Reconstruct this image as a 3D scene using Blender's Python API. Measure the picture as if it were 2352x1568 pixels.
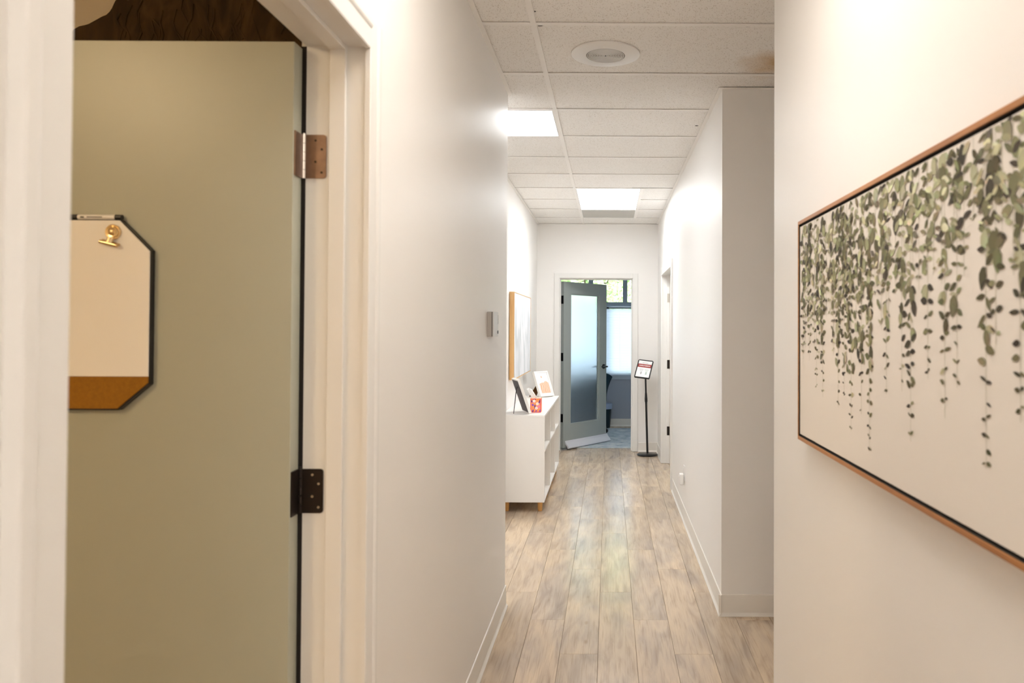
import bpy, bmesh, math, random
from mathutils import Vector, Matrix
random.seed(7)
S = bpy.context.scene
COL = S.collection
for o in list(bpy.data.objects):
    bpy.data.objects.remove(o)

# ------------------------------------------------------------------ camera
PITCH, YAW, ROLL, EYE = 0.0144, 0.0048, 0.0042, 1.488
d = Vector((math.sin(YAW)*math.cos(PITCH), math.cos(YAW)*math.cos(PITCH), math.sin(PITCH)))
r0 = Vector((math.cos(YAW), -math.sin(YAW), 0)); u0 = r0.cross(d)
r = math.cos(ROLL)*r0 + math.sin(ROLL)*u0; u = -math.sin(ROLL)*r0 + math.cos(ROLL)*u0
cam = bpy.data.cameras.new('camera'); camo = bpy.data.objects.new('camera', cam); COL.objects.link(camo)
M = Matrix.Identity(4)
for i in range(3):
    M[i][0], M[i][1], M[i][2] = r[i], u[i], -d[i]
M.translation = Vector((0, 0, EYE))
camo.matrix_world = M
cam.sensor_width = 36.0
cam.lens = 1731.01/2352*36
cam.shift_x = -0.0985
cam.shift_y = -0.0239
cam.clip_start = 0.05
cam.dof.use_dof = True
cam.dof.focus_distance = 6.5
cam.dof.aperture_fstop = 5.2
S.camera = camo

# ------------------------------------------------------------------ world, sun, exposure
S.view_settings.view_transform = 'Standard'
S.view_settings.look = 'None'
S.view_settings.gamma = 1.0
S.view_settings.use_curve_mapping = False
S.view_settings.exposure = 1.8
S.cycles.max_bounces = 16; S.cycles.diffuse_bounces = 10; S.cycles.transmission_bounces = 12; S.cycles.transparent_max_bounces = 16
W = bpy.data.worlds.new('overcast_sky'); S.world = W; W.use_nodes = True
W.node_tree.nodes['Background'].inputs[0].default_value = (0.80, 0.91, 1.0, 1)
W.node_tree.nodes['Background'].inputs[1].default_value = 2.0
sl = bpy.data.lights.new('sun', 'SUN'); sl.energy = 4.5; sl.angle = 0.05; sl.color = (1, .95, .85)
so = bpy.data.objects.new('sun', sl); COL.objects.link(so)
so.rotation_euler = Vector((0.25, 0.62, -0.74)).to_track_quat('-Z', 'Y').to_euler()
pl = bpy.data.lights.new('window_portal', 'AREA'); pl.shape = 'RECTANGLE'; pl.size = 2.5; pl.size_y = 1.75
pl.cycles.is_portal = True
po = bpy.data.objects.new('window_portal', pl); COL.objects.link(po)
po.location = (-0.02, 11.62, 1.65); po.rotation_euler = (math.radians(-90), 0, 0)
NEAR = 4.1          # radiance of the warmer panel above the frame and the fill added behind the camera
PANEL = 4.3          # radiance of the office ceiling panels
WARM = 30.0           # radiance of the warm lamp in the side room

# ------------------------------------------------------------------ materials
def srgb(*c):
    return tuple((x/255/12.92 if x/255 <= .04045 else ((x/255+.055)/1.055)**2.4) for x in c)
MATS = {}
def mat(name, col, rough=.5, metal=0.0, bump=0.0, bscale=200.0, spec=None, var=0.0, vscale=6.0, emit=None, coat=0.0):
    m = bpy.data.materials.new(name); m.use_nodes = True
    n, l = m.node_tree.nodes, m.node_tree.links
    b = n['Principled BSDF']
    b.inputs['Base Color'].default_value = (*col, 1); b.inputs['Roughness'].default_value = rough
    b.inputs['Metallic'].default_value = metal
    if spec is not None: b.inputs['Specular IOR Level'].default_value = spec
    if coat: b.inputs['Coat Weight'].default_value = coat
    if emit is not None:
        b.inputs['Emission Color'].default_value = (*emit[0], 1); b.inputs['Emission Strength'].default_value = emit[1]
    if bump or var:
        tc = n.new('ShaderNodeTexCoord')
    if bump:
        nz = n.new('ShaderNodeTexNoise'); nz.inputs['Scale'].default_value = bscale; nz.inputs['Detail'].default_value = 3
        l.new(tc.outputs['Object'], nz.inputs['Vector'])
        bp = n.new('ShaderNodeBump'); bp.inputs['Strength'].default_value = bump; bp.inputs['Distance'].default_value = .002
        l.new(nz.outputs['Fac'], bp.inputs['Height']); l.new(bp.outputs['Normal'], b.inputs['Normal'])
    if var:
        nz = n.new('ShaderNodeTexNoise'); nz.inputs['Scale'].default_value = vscale; nz.inputs['Detail'].default_value = 4
        l.new(tc.outputs['Object'], nz.inputs['Vector'])
        mx = n.new('ShaderNodeMix'); mx.data_type = 'RGBA'
        mx.inputs[6].default_value = (*[c*(1-var) for c in col], 1); mx.inputs[7].default_value = (*[min(1, c*(1+var)) for c in col], 1)
        l.new(nz.outputs['Fac'], mx.inputs[0]); l.new(mx.outputs[2], b.inputs['Base Color'])
    MATS[name] = m
    return m
def ramp(n, l, src, stops):
    rp = n.new('ShaderNodeValToRGB')
    while len(rp.color_ramp.elements) < len(stops): rp.color_ramp.elements.new(.5)
    for e, (p, c) in zip(rp.color_ramp.elements, stops):
        e.position = p; e.color = (*c, 1)
    l.new(src, rp.inputs[0]); return rp
def wood(name, light, dark, axis=1, scale=3.0, rough=.45):
    m = mat(name, light, rough); n, l = m.node_tree.nodes, m.node_tree.links; b = n['Principled BSDF']
    tc = n.new('ShaderNodeTexCoord'); mp = n.new('ShaderNodeMapping')
    sc = [scale*14]*3; sc[axis] = scale; mp.inputs['Scale'].default_value = sc
    l.new(tc.outputs['Object'], mp.inputs['Vector'])
    nz = n.new('ShaderNodeTexNoise'); nz.inputs['Scale'].default_value = 1; nz.inputs['Detail'].default_value = 5; nz.inputs['Distortion'].default_value = .6
    l.new(mp.outputs[0], nz.inputs['Vector'])
    rp = ramp(n, l, nz.outputs['Fac'], [(.3, dark), (.7, light)]); l.new(rp.outputs[0], b.inputs['Base Color'])
    return m

WALL = mat('wall_paint', (.835, .82, .80), .46, bump=.08, bscale=260, spec=.45)
ROOMWALL = mat('side_room_paint', (.72, .66, .56), .6)
OFFWALL = mat('office_wall_paint', srgb(160, 166, 180), .6, bump=.06, bscale=240)
TRIMM = mat('trim_paint', (.78, .77, .75), .35, spec=.4)
BASEM = mat('rubber_base', (.80, .77, .72), .38)
DOORM = mat('sage_door_paint', srgb(172, 174, 160), .34, bump=.05, bscale=300)
DOORF = mat('far_door_paint', srgb(160, 168, 167), .42, bump=.05, bscale=300)
WHITE = mat('white_laminate', (.84, .82, .79), .35)
WHITEP = mat('white_plastic', (.82, .81, .79), .3)
GRID = mat('ceiling_grid_paint', (.88, .86, .83), .45)
BLACK = mat('black_plastic', (.008, .008, .009), .32)
BLACKM = mat('black_metal', (.006, .006, .007), .28)
BRONZE_LIT = mat('hinge_bronze_lit', srgb(130, 108, 95), .36, metal=.85, var=.3, vscale=40)
DARKH = mat('dark_hinge', srgb(46, 38, 34), .4, metal=.6)
SILV = mat('screw_metal', (.6, .57, .52), .3, metal=1)
PIN = mat('hinge_pin_metal', (.72, .66, .6), .25, metal=1)
GOLD = mat('gold_metal', srgb(222, 198, 154), .26, metal=1)
LEGW = wood('leg_wood', srgb(226, 178, 108), srgb(205, 150, 84), 2, 4)
FRAMEW = wood('oak_frame', srgb(188, 130, 72), srgb(148, 94, 46), 1, 3)
PINEW = wood('pine_frame', srgb(232, 190, 132), srgb(212, 164, 104), 2, 3)
BROWNB = mat('brown_cardboard', srgb(110, 74, 36), .8)
CORK = mat('cork', srgb(150, 100, 6), .85, bump=.5, bscale=500, var=.25, vscale=160)
BOARD = mat('whiteboard_face', (.88, .86, .83), .3)
GREYP = mat('grey_plastic', srgb(172, 168, 164), .4)
SILVP = mat('silver_face', srgb(205, 204, 202), .35)
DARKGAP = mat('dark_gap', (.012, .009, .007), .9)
CANVAS = mat('canvas_white', (.78, .74, .69), .75, bump=.15, bscale=900)
PAPER = mat('paper_white', (.86, .86, .86), .6)
RED = mat('sign_red', srgb(158, 62, 58), .6)
GREYINK = mat('grey_ink', srgb(176, 176, 178), .7)
TEALINK = mat('green_grey_ink', srgb(178, 194, 184), .7)
PINK = mat('peach_print', srgb(236, 178, 150), .7)
TEAL = mat('dark_teal_fabric', srgb(22, 58, 72), .8, bump=.2, bscale=400)
BIN = mat('dark_teal_plastic', srgb(24, 52, 64), .4)
BAG = mat('pale_blue_bag', srgb(176, 190, 218), .45)
WINF = mat('window_frame_paint', srgb(176, 188, 206), .45)
SILL = mat('sill_paint', srgb(176, 188, 200), .45)
SLAT = mat('blind_slat', (.80, .83, .87), .4)
_n, _l = SLAT.node_tree.nodes, SLAT.node_tree.links       # thin vinyl lets some daylight through
_t = _n.new('ShaderNodeBsdfTranslucent'); _t.inputs[0].default_value = (.94, .96, 1, 1); _m = _n.new('ShaderNodeMixShader'); _m.inputs[0].default_value = .85
_l.new(_n['Principled BSDF'].outputs[0], _m.inputs[1]); _l.new(_t.outputs[0], _m.inputs[2]); _l.new(_m.outputs[0], _n['Material Output'].inputs[0])
EXTW = mat('neighbour_stucco', srgb(206, 190, 196), .9)
EXTROOF = mat('neighbour_roof', srgb(96, 92, 96), .9)
GRASS = mat('pale_paving', srgb(186, 188, 192), .95, var=.1, vscale=2)
BARK = mat('bark', srgb(80, 66, 52), .9)
TISSUE = mat('tissue_paper', (.85, .85, .84), .8)
SWEEP = mat('white_vinyl', srgb(214, 216, 224), .4)
CHIP = mat('tile_core', (.03, .024, .018), .95)
STRUT = mat('dark_strut', srgb(52, 42, 44), .5)
FRAMEBACK = mat('frame_backing', srgb(66, 54, 54), .6)
PANELOFF = mat('grey_diffuser', srgb(186, 184, 178), .5)
DIFF = mat('light_diffuser', (.9, .9, .9), .4, emit=((.95, .98, 1.0), PANEL))
DIFFN = mat('warm_light_diffuser', (.9, .9, .9), .4, emit=((1.0, .92, .83), NEAR))
WARMD = mat('warm_lamp_glass', (.9, .85, .75), .4, emit=((1.0, .74, .43), WARM))

# leaf print: each printed leaf keeps its own ink colour
m = mat('leaf_print', (.2, .2, .1), .75); n, l = m.node_tree.nodes, m.node_tree.links
a = n.new('ShaderNodeVertexColor'); a.layer_name = 'Col'; l.new(a.outputs[0], n['Principled BSDF'].inputs['Base Color'])
LEAFP = m
# foliage
m = mat('foliage', srgb(140, 176, 84), .7); n, l = m.node_tree.nodes, m.node_tree.links
tc = n.new('ShaderNodeTexCoord'); nz = n.new('ShaderNodeTexNoise'); nz.inputs['Scale'].default_value = 5
l.new(tc.outputs['Object'], nz.inputs['Vector'])
rp = ramp(n, l, nz.outputs['Fac'], [(.3, srgb(128, 160, 92)), (.55, srgb(186, 206, 146)), (.75, srgb(222, 234, 196))])
l.new(rp.outputs[0], n['Principled BSDF'].inputs['Base Color'])
FOLI = m
# clear glazing: straight-through with a fresnel sheen
m = bpy.data.materials.new('window_glass'); m.use_nodes = True; n, l = m.node_tree.nodes, m.node_tree.links
n.remove(n['Principled BSDF']); tr = n.new('ShaderNodeBsdfTransparent'); gl = n.new('ShaderNodeBsdfGlossy'); gl.inputs['Roughness'].default_value = .02
fr = n.new('ShaderNodeFresnel'); fr.inputs[0].default_value = 1.4; mx = n.new('ShaderNodeMixShader')
tr.inputs[0].default_value = (.94, .97, .96, 1)
l.new(fr.outputs[0], mx.inputs[0]); l.new(tr.outputs[0], mx.inputs[1]); l.new(gl.outputs[0], mx.inputs[2]); l.new(mx.outputs[0], n['Material Output'].inputs[0])
GLASS = m
m = mat('frosted_glass', (.92, .965, 1.0), .5); b = m.node_tree.nodes['Principled BSDF']
b.inputs['Transmission Weight'].default_value = 1.0; b.inputs['IOR'].default_value = 1.25
FROST = m

# vinyl planks
m = mat('vinyl_plank', (.5, .4, .3), .20); n, l = m.node_tree.nodes, m.node_tree.links; b = n['Principled BSDF']
tc = n.new('ShaderNodeTexCoord'); oi = n.new('ShaderNodeObjectInfo')
mul = n.new('ShaderNodeMath'); mul.operation = 'MULTIPLY'; mul.inputs[1].default_value = 57.0; l.new(oi.outputs['Random'], mul.inputs[0])
add = n.new('ShaderNodeVectorMath'); l.new(tc.outputs['Object'], add.inputs[0]); l.new(mul.outputs[0], add.inputs[1])
def pnoise(sx, sy, det, dist, seedoff=0.0):
    mp = n.new('ShaderNodeMapping'); mp.inputs['Scale'].default_value = (sx, sy, 1); mp.inputs['Location'].default_value = (seedoff, seedoff, 0)
    l.new(add.outputs[0], mp.inputs['Vector'])
    q = n.new('ShaderNodeTexNoise'); q.inputs['Scale'].default_value = 1; q.inputs['Detail'].default_value = det; q.inputs['Distortion'].default_value = dist
    l.new(mp.outputs[0], q.inputs['Vector']); return q
g1 = pnoise(16, 2.2, 5, 1.2); g2 = pnoise(150, 5.0, 4, .4, 3.1); g3 = pnoise(5, 1.6, 3, .8, 9.3)
rp1 = ramp(n, l, g1.outputs['Fac'], [(.30, srgb(152, 132, 116)), (.46, srgb(194, 174, 152)), (.68, srgb(222, 200, 172))])
rp3 = ramp(n, l, g3.outputs['Fac'], [(.35, srgb(176, 162, 150)), (.65, srgb(220, 196, 166))])
mxa = n.new('ShaderNodeMix'); mxa.data_type = 'RGBA'; mxa.inputs[0].default_value = .5
l.new(rp1.outputs[0], mxa.inputs[6]); l.new(rp3.outputs[0], mxa.inputs[7])
rp2 = ramp(n, l, g2.outputs['Fac'], [(.34, (.62, .57, .52)), (.48, (1, 1, 1))])
mxb = n.new('ShaderNodeMix'); mxb.data_type = 'RGBA'; mxb.blend_type = 'MULTIPLY'; mxb.inputs[0].default_value = .38
l.new(mxa.outputs[2], mxb.inputs[6]); l.new(rp2.outputs[0], mxb.inputs[7])
# knots
mpk = n.new('ShaderNodeMapping'); mpk.inputs['Scale'].default_value = (7.0, 2.6, 1); l.new(add.outputs[0], mpk.inputs['Vector'])
nzk = n.new('ShaderNodeTexNoise'); nzk.inputs['Scale'].default_value = 1.6
vk = n.new('ShaderNodeTexVoronoi'); vk.inputs['Scale'].default_value = 1.0; l.new(mpk.outputs[0], vk.inputs['Vector'])
rpk = ramp(n, l, vk.outputs['Distance'], [(.02, (.62, .54, .46)), (.09, (1, 1, 1))])
mxk = n.new('ShaderNodeMix'); mxk.data_type = 'RGBA'; mxk.blend_type = 'MULTIPLY'; mxk.inputs[0].default_value = .7
l.new(mxb.outputs[2], mxk.inputs[6]); l.new(rpk.outputs[0], mxk.inputs[7])
hv = n.new('ShaderNodeHueSaturation'); mr = n.new('ShaderNodeMapRange'); mr.inputs['To Min'].default_value = .86; mr.inputs['To Max'].default_value = 1.08
l.new(oi.outputs['Random'], mr.inputs[0]); l.new(mr.outputs[0], hv.inputs['Value']); l.new(mxk.outputs[2], hv.inputs['Color'])
l.new(hv.outputs[0], b.inputs['Base Color'])
bp = n.new('ShaderNodeBump'); bp.inputs['Strength'].default_value = .05; bp.inputs['Distance'].default_value = .001
l.new(g2.outputs['Fac'], bp.inputs['Height']); l.new(bp.outputs[0], b.inputs['Normal'])
PLANK = m
SUBFLOOR = mat('plank_underlay', srgb(120, 96, 74), .8)

# acoustic tile with pits and one brown water mark
m = mat('acoustic_tile', (.8, .77, .72), .85, spec=.2); n, l = m.node_tree.nodes, m.node_tree.links; b = n['Principled BSDF']
geo = n.new('ShaderNodeNewGeometry')
vo = n.new('ShaderNodeTexVoronoi'); vo.inputs['Scale'].default_value = 125; l.new(geo.outputs['Position'], vo.inputs['Vector'])
nz = n.new('ShaderNodeTexNoise'); nz.inputs['Scale'].default_value = 60; nz.inputs['Detail'].default_value = 2; l.new(geo.outputs['Position'], nz.inputs['Vector'])
ml = n.new('ShaderNodeMath'); ml.operation = 'SUBTRACT'; l.new(vo.outputs['Distance'], ml.inputs[0])
sb = n.new('ShaderNodeMath'); sb.operation = 'MULTIPLY'; sb.inputs[1].default_value = .42; l.new(nz.outputs['Fac'], sb.inputs[0]); l.new(sb.outputs[0], ml.inputs[1])
rp = ramp(n, l, ml.outputs[0], [(.0, (.58, .54, .49)), (.05, (.865, .85, .825))])
vd = n.new('ShaderNodeVectorMath'); vd.operation = 'DISTANCE'; vd.inputs[1].default_value = (.80, 3.56, 2.744); l.new(geo.outputs['Position'], vd.inputs[0])
nz2 = n.new('ShaderNodeTexNoise'); nz2.inputs['Scale'].default_value = 9; l.new(geo.outputs['Position'], nz2.inputs['Vector'])
ad = n.new('ShaderNodeMath'); ad.operation = 'MULTIPLY_ADD'; ad.inputs[1].default_value = .16; l.new(nz2.outputs['Fac'], ad.inputs[0]); l.new(vd.outputs['Value'], ad.inputs[2])
rps = ramp(n, l, ad.outputs[0], [(.10, srgb(214, 184, 140)), (.30, (1, 1, 1))])
mx = n.new('ShaderNodeMix'); mx.data_type = 'RGBA'; mx.blend_type = 'MULTIPLY'; mx.inputs[0].default_value = 1
l.new(rp.outputs[0], mx.inputs[6]); l.new(rps.outputs[0], mx.inputs[7]); l.new(mx.outputs[2], b.inputs['Base Color'])
bp = n.new('ShaderNodeBump'); bp.inputs['Strength'].default_value = .3; bp.inputs['Distance'].default_value = .002
l.new(ml.outputs[0], bp.inputs['Height']); l.new(bp.outputs[0], b.inputs['Normal'])
TILE = m

# grey wash painting
m = mat('grey_wash_paint', (.8, .8, .8), .7); n, l = m.node_tree.nodes, m.node_tree.links; b = n['Principled BSDF']
tc = n.new('ShaderNodeTexCoord'); mp = n.new('ShaderNodeMapping'); mp.inputs['Scale'].default_value = (1, 4.5, 1.5); mp.inputs['Rotation'].default_value = (.12, 0, 0)
l.new(tc.outputs['Object'], mp.inputs['Vector'])
nz = n.new('ShaderNodeTexNoise'); nz.inputs['Scale'].default_value = 1.5; nz.inputs['Detail'].default_value = 5; nz.inputs['Distortion'].default_value = 1.0
l.new(mp.outputs[0], nz.inputs['Vector'])
rp = ramp(n, l, nz.outputs['Fac'], [(.24, srgb(120, 126, 132)), (.36, srgb(190, 196, 200)), (.50, srgb(220, 222, 227)), (.75, srgb(232, 232, 236))])
l.new(rp.outputs[0], b.inputs['Base Color']); WASH = m

# dark bark-like wall hanging
m = mat('dark_bark_relief', srgb(60, 38, 18), .85); n, l = m.node_tree.nodes, m.node_tree.links; b = n['Principled BSDF']
tc = n.new('ShaderNodeTexCoord'); mp = n.new('ShaderNodeMapping'); mp.inputs['Scale'].default_value = (9, 4, 3); l.new(tc.outputs['Object'], mp.inputs['Vector'])
nz = n.new('ShaderNodeTexNoise'); nz.inputs['Scale'].default_value = 1.4; nz.inputs['Detail'].default_value = 6; nz.inputs['Distortion'].default_value = 1.6; l.new(mp.outputs[0], nz.inputs['Vector'])
rp = ramp(n, l, nz.outputs['Fac'], [(.3, srgb(46, 32, 12)), (.55, srgb(70, 51, 22)), (.8, srgb(88, 68, 36))]); l.new(rp.outputs[0], b.inputs['Base Color'])
BARKR = m

# worn grey-blue rug
m = mat('rug_pile', srgb(168, 182, 192), .95, bump=.4, bscale=300); n, l = m.node_tree.nodes, m.node_tree.links; b = n['Principled BSDF']
tc = n.new('ShaderNodeTexCoord'); nz = n.new('ShaderNodeTexNoise'); nz.inputs['Scale'].default_value = 7; nz.inputs['Detail'].default_value = 7; nz.inputs['Roughness'].default_value = .7; l.new(tc.outputs['Object'], nz.inputs['Vector'])
rp = ramp(n, l, nz.outputs['Fac'], [(.34, srgb(138, 152, 164)), (.5, srgb(180, 190, 198)), (.66, srgb(206, 208, 206))]); l.new(rp.outputs[0], b.inputs['Base Color'])
RUG = m

# peach abstract print
m = mat('contour_print', srgb(236, 178, 150), .7); n, l = m.node_tree.nodes, m.node_tree.links; b = n['Principled BSDF']
tc = n.new('ShaderNodeTexCoord'); wv = n.new('ShaderNodeTexWave'); wv.inputs['Scale'].default_value = 14; wv.inputs['Distortion'].default_value = 6; wv.inputs['Detail'].default_value = 1
l.new(tc.outputs['Object'], wv.inputs['Vector'])
rp = ramp(n, l, wv.outputs['Fac'], [(.0, srgb(240, 170, 140)), (.85, srgb(240, 184, 158)), (.97, srgb(250, 220, 200))]); l.new(rp.outputs[0], b.inputs['Base Color'])
CONT = m
# tissue box ground
m = mat('tissue_box_print', srgb(246, 140, 80), .5); n, l = m.node_tree.nodes, m.node_tree.links; b = n['Principled BSDF']
tc = n.new('ShaderNodeTexCoord'); wv = n.new('ShaderNodeTexNoise'); wv.inputs['Scale'].default_value = 16; wv.inputs['Distortion'].default_value = 1.5
l.new(tc.outputs['Object'], wv.inputs['Vector'])
rp = ramp(n, l, wv.outputs['Fac'], [(.40, srgb(240, 130, 150)), (.46, srgb(250, 150, 70)), (.56, srgb(252, 170, 84)), (.62, srgb(236, 120, 150))]); l.new(rp.outputs[0], b.inputs['Base Color'])
TBOX = m
PURPLE = mat('purple_print', srgb(84, 30, 130), .5); MAGENTA = mat('plum_print', srgb(130, 24, 90), .5)
PETAL = mat('petal_print', srgb(250, 236, 226), .5); VIOLET = mat('violet_print', srgb(140, 80, 190), .5); REDEDGE = mat('red_edge_print', srgb(232, 60, 60), .5)

# ------------------------------------------------------------------ helpers
def box(bm, x0, x1, y0, y1, z0, z1, bev=0.0):
    v = [bm.verts.new((x, y, z)) for z in (z0, z1) for y in (y0, y1) for x in (x0, x1)]
    fs = [bm.faces.new([v[i] for i in q]) for q in ((0, 2, 3, 1), (4, 5, 7, 6), (0, 1, 5, 4), (2, 6, 7, 3), (0, 4, 6, 2), (1, 3, 7, 5))]
    if bev:
        es = {e for f in fs for e in f.edges}
        bmesh.ops.bevel(bm, geom=list(es), offset=bev, segments=2, profile=.5, affect='EDGES')
    return v
def prism(bm, pts, f, a, b):
    """outline pts (2D) swept from a to b; f(p, q, t) -> xyz"""
    A = [bm.verts.new(f(p, q, a)) for p, q in pts]; B = [bm.verts.new(f(p, q, b)) for p, q in pts]
    k = len(pts)
    bm.faces.new(A[::-1]); bm.faces.new(B)
    for i in range(k): bm.faces.new([A[i], A[(i+1) % k], B[(i+1) % k], B[i]])
def lathe(bm, prof, c=(0, 0, 0), seg=24, flip=False):
    rings = []
    for rr, z in prof:
        z = -z if flip else z
        if rr < 1e-6: rings.append([bm.verts.new((c[0], c[1], c[2]+z))])
        else: rings.append([bm.verts.new((c[0]+rr*math.cos(2*math.pi*i/seg), c[1]+rr*math.sin(2*math.pi*i/seg), c[2]+z)) for i in range(seg)])
    for A, B in zip(rings, rings[1:]):
        for i in range(seg):
            j = (i+1) % seg
            if len(A) == 1 and len(B) == 1: continue
            if len(A) == 1: bm.faces.new([A[0], B[j], B[i]])
            elif len(B) == 1: bm.faces.new([A[i], A[j], B[0]])
            else: bm.faces.new([A[i], A[j], B[j], B[i]])
    if len(rings[0]) > 1: bm.faces.new(rings[0][::-1])
    if len(rings[-1]) > 1: bm.faces.new(rings[-1])
def tube(bm, p0, p1, r0, r1=None, seg=16):
    r1 = r0 if r1 is None else r1
    p0, p1 = Vector(p0), Vector(p1); ax = (p1-p0).normalized(); t = Vector((0, 0, 1)) if abs(ax.z) < .9 else Vector((1, 0, 0))
    e1 = ax.cross(t).normalized(); e2 = ax.cross(e1)
    A = [bm.verts.new(p0+r0*(math.cos(2*math.pi*i/seg)*e1+math.sin(2*math.pi*i/seg)*e2)) for i in range(seg)]
    B = [bm.verts.new(p1+r1*(math.cos(2*math.pi*i/seg)*e1+math.sin(2*math.pi*i/seg)*e2)) for i in range(seg)]
    bm.faces.new(A); bm.faces.new(B[::-1])
    for i in range(seg): bm.faces.new([A[i], B[i], B[(i+1) % seg], A[(i+1) % seg]])
def wp(o):
    p = Vector((0, 0, 0))
    while o is not None:
        p += o.location; o = o.parent
    return p
def obj(name, bm, m, parent=None, smooth=False, local=False):
    """one mesh object; geometry given in world space unless local"""
    bmesh.ops.recalc_face_normals(bm, faces=bm.faces[:])
    if parent is not None and not local:
        bmesh.ops.translate(bm, vec=-wp(parent), verts=bm.verts[:])
    me = bpy.data.meshes.new(name); bm.to_mesh(me); bm.free()
    for mm in (m if isinstance(m, list) else [m]): me.materials.append(mm)
    if smooth:
        for p in me.polygons: p.use_smooth = True
        me.set_sharp_from_angle(angle=math.radians(40))
    o = bpy.data.objects.new(name, me); COL.objects.link(o)
    if parent is not None: o.parent = parent
    return o
def B(): return bmesh.new()
def bx(name, m, parent, *b, bev=0.0):
    bm = B(); box(bm, *b, bev=bev); return obj(name, bm, m, parent)
def thing(name, label, cat, loc=(0, 0, 0), group=None):
    o = bpy.data.objects.new(name, None); COL.objects.link(o); o.location = loc; o.empty_display_size = .1
    o['label'] = label; o['category'] = cat
    if group: o['group'] = group
    return o
def tag(o, label, cat, group=None):
    o['label'] = label; o['category'] = cat
    if group: o['group'] = group
    return o
def struct(o, label=None):
    o['kind'] = 'structure'
    if label: o['label'] = label
    return o
def sempty(name, loc=(0, 0, 0), label=None):
    o = bpy.data.objects.new(name, None); COL.objects.link(o); o.location = loc
    return struct(o, label)

XL, XR, XS, H = -.5497, .587, -.8737, 2.74
YF = 9.0921

# ================================================================== STRUCTURE
# floor: underlay slab with one object per plank
bm = B(); box(bm, -4, 2.6, -3.1, 11.6, -.06, -.006); floor = struct(obj('floor', bm, SUBFLOOR), 'wood look vinyl plank floor running down the corridor')
PW, PLN = .1755, 1.213
bm = B()
g = .0006
w2, l2 = PW/2-g, PLN/2-g
for z, ins in ((-.006, 0), (-.0008, 0), (0, .0008)):
    pass
v = [[bm.verts.new((sx*(w2-i), sy*(l2-i), z)) for sx, sy in ((-1, -1), (1, -1), (1, 1), (-1, 1))] for z, i in ((-.006, 0), (-.0009, 0), (0, .0009))]
for A, C in zip(v, v[1:]):
    for i in range(4): bm.faces.new([A[i], A[(i+1) % 4], C[(i+1) % 4], C[i]])
bm.faces.new(v[2])
plank0 = obj('plank', bm, PLANK, floor, local=True)
first = True
for k in range(-6, 6):
    xc = -.045+PW*(k+.5)
    y = 4.27-.4043*k
    while y-PLN > -.4: y -= PLN
    while y < 11.4:
        if not (k in (-6, -5, 5) and (y > 9.0 or y < 1.0)):
            o = plank0 if first else plank0.copy()
            if not first: COL.objects.link(o)
            o.location = (xc, y+PLN/2, 0); first = False
        y += PLN

# walls
def wall(name, m, boxes, label):
    bm = B()
    for b in boxes: box(bm, *b)
    return struct(obj(name, bm, m), label)
DY0, DY1, DZ = .741, 1.705, 2.135     # near doorway hole
wall('wall_left', WALL, [(-.6797, XL, -3, DY0, 0, H+.02), (-.6797, XL, DY1, 4.0375, 0, H+.02), (-.6797, XL, DY0, DY1, DZ, H+.02)], 'off white wall with a doorway on the near left')
wall('wall_left', WALL, [(-.9937, XS, 5.7, YF, 0, H+.02), (-2.4, -.9937, 5.7, 5.82, 0, H+.02)], 'off white wall behind the white storage shelf')
wall('wall_left', WALL, [(-2.52, -2.4, 4.0375, 5.82, 0, H+.02), (-2.4, -.6797, 3.9175, 4.0375, 0, H+.02)], 'walls of the left side passage')
wall('wall_right', WALL, [(XR, XR+.13, -3, 2.68, 0, H+.02), (XR+.13, 2.5, 2.55, 2.68, 0, H+.02)], 'off white near right wall with the leaf picture')
wall('wall_right', WALL, [(XR, XR+.13, 3.9228, 7.015, 0, H+.02), (XR, XR+.13, 8.325, YF, 0, H+.02), (XR, XR+.13, 7.015, 8.325, 2.085, H+.02), (XR+.13, 2.5, 3.9228, 4.05, 0, H+.02), (2.38, 2.5, 2.68, 3.9228, 0, H+.02)], 'off white right wall beyond the side passage')
wall('wall_back', WALL, [(-3, -.617, YF, YF+.13, 0, H+.02), (.294, 2.3, YF, YF+.13, 0, H+.02), (-.617, .294, YF, YF+.13, 2.10, H+.02)], 'pale end wall of the corridor with the far doorway')
wall('wall_front', WALL, [(-.68, .72, -3.12, -3, 0, H+.02)], 'wall behind the camera')
# side room shell on the left
wall('wall_left', ROOMWALL, [(-3.8, -.6797, 2.66, 2.78, 0, H+.02), (-3.8, -.6797, -1.62, -1.5, 0, H+.02), (-3.92, -3.8, -1.62, 2.78, 0, H+.02)], 'tan lit walls of the side room on the left')
# office shell at the far end
WX0, WX1, WZ0, WZ1, WY = -1.32, 1.28, .765, 2.52, 11.45
wall('wall_back', OFFWALL, [(-3, WX0, WY, WY+.15, 0, H+.02), (WX1, 2.3, WY, WY+.15, 0, H+.02), (WX0, WX1, WY, WY+.15, 0, WZ0), (WX0, WX1, WY, WY+.15, WZ1, H+.02), (-3.12, -3, YF, WY+.15, 0, H+.02), (2.3, 2.42, YF, WY+.15, 0, H+.02)], 'grey blue office wall under the far window')

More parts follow.
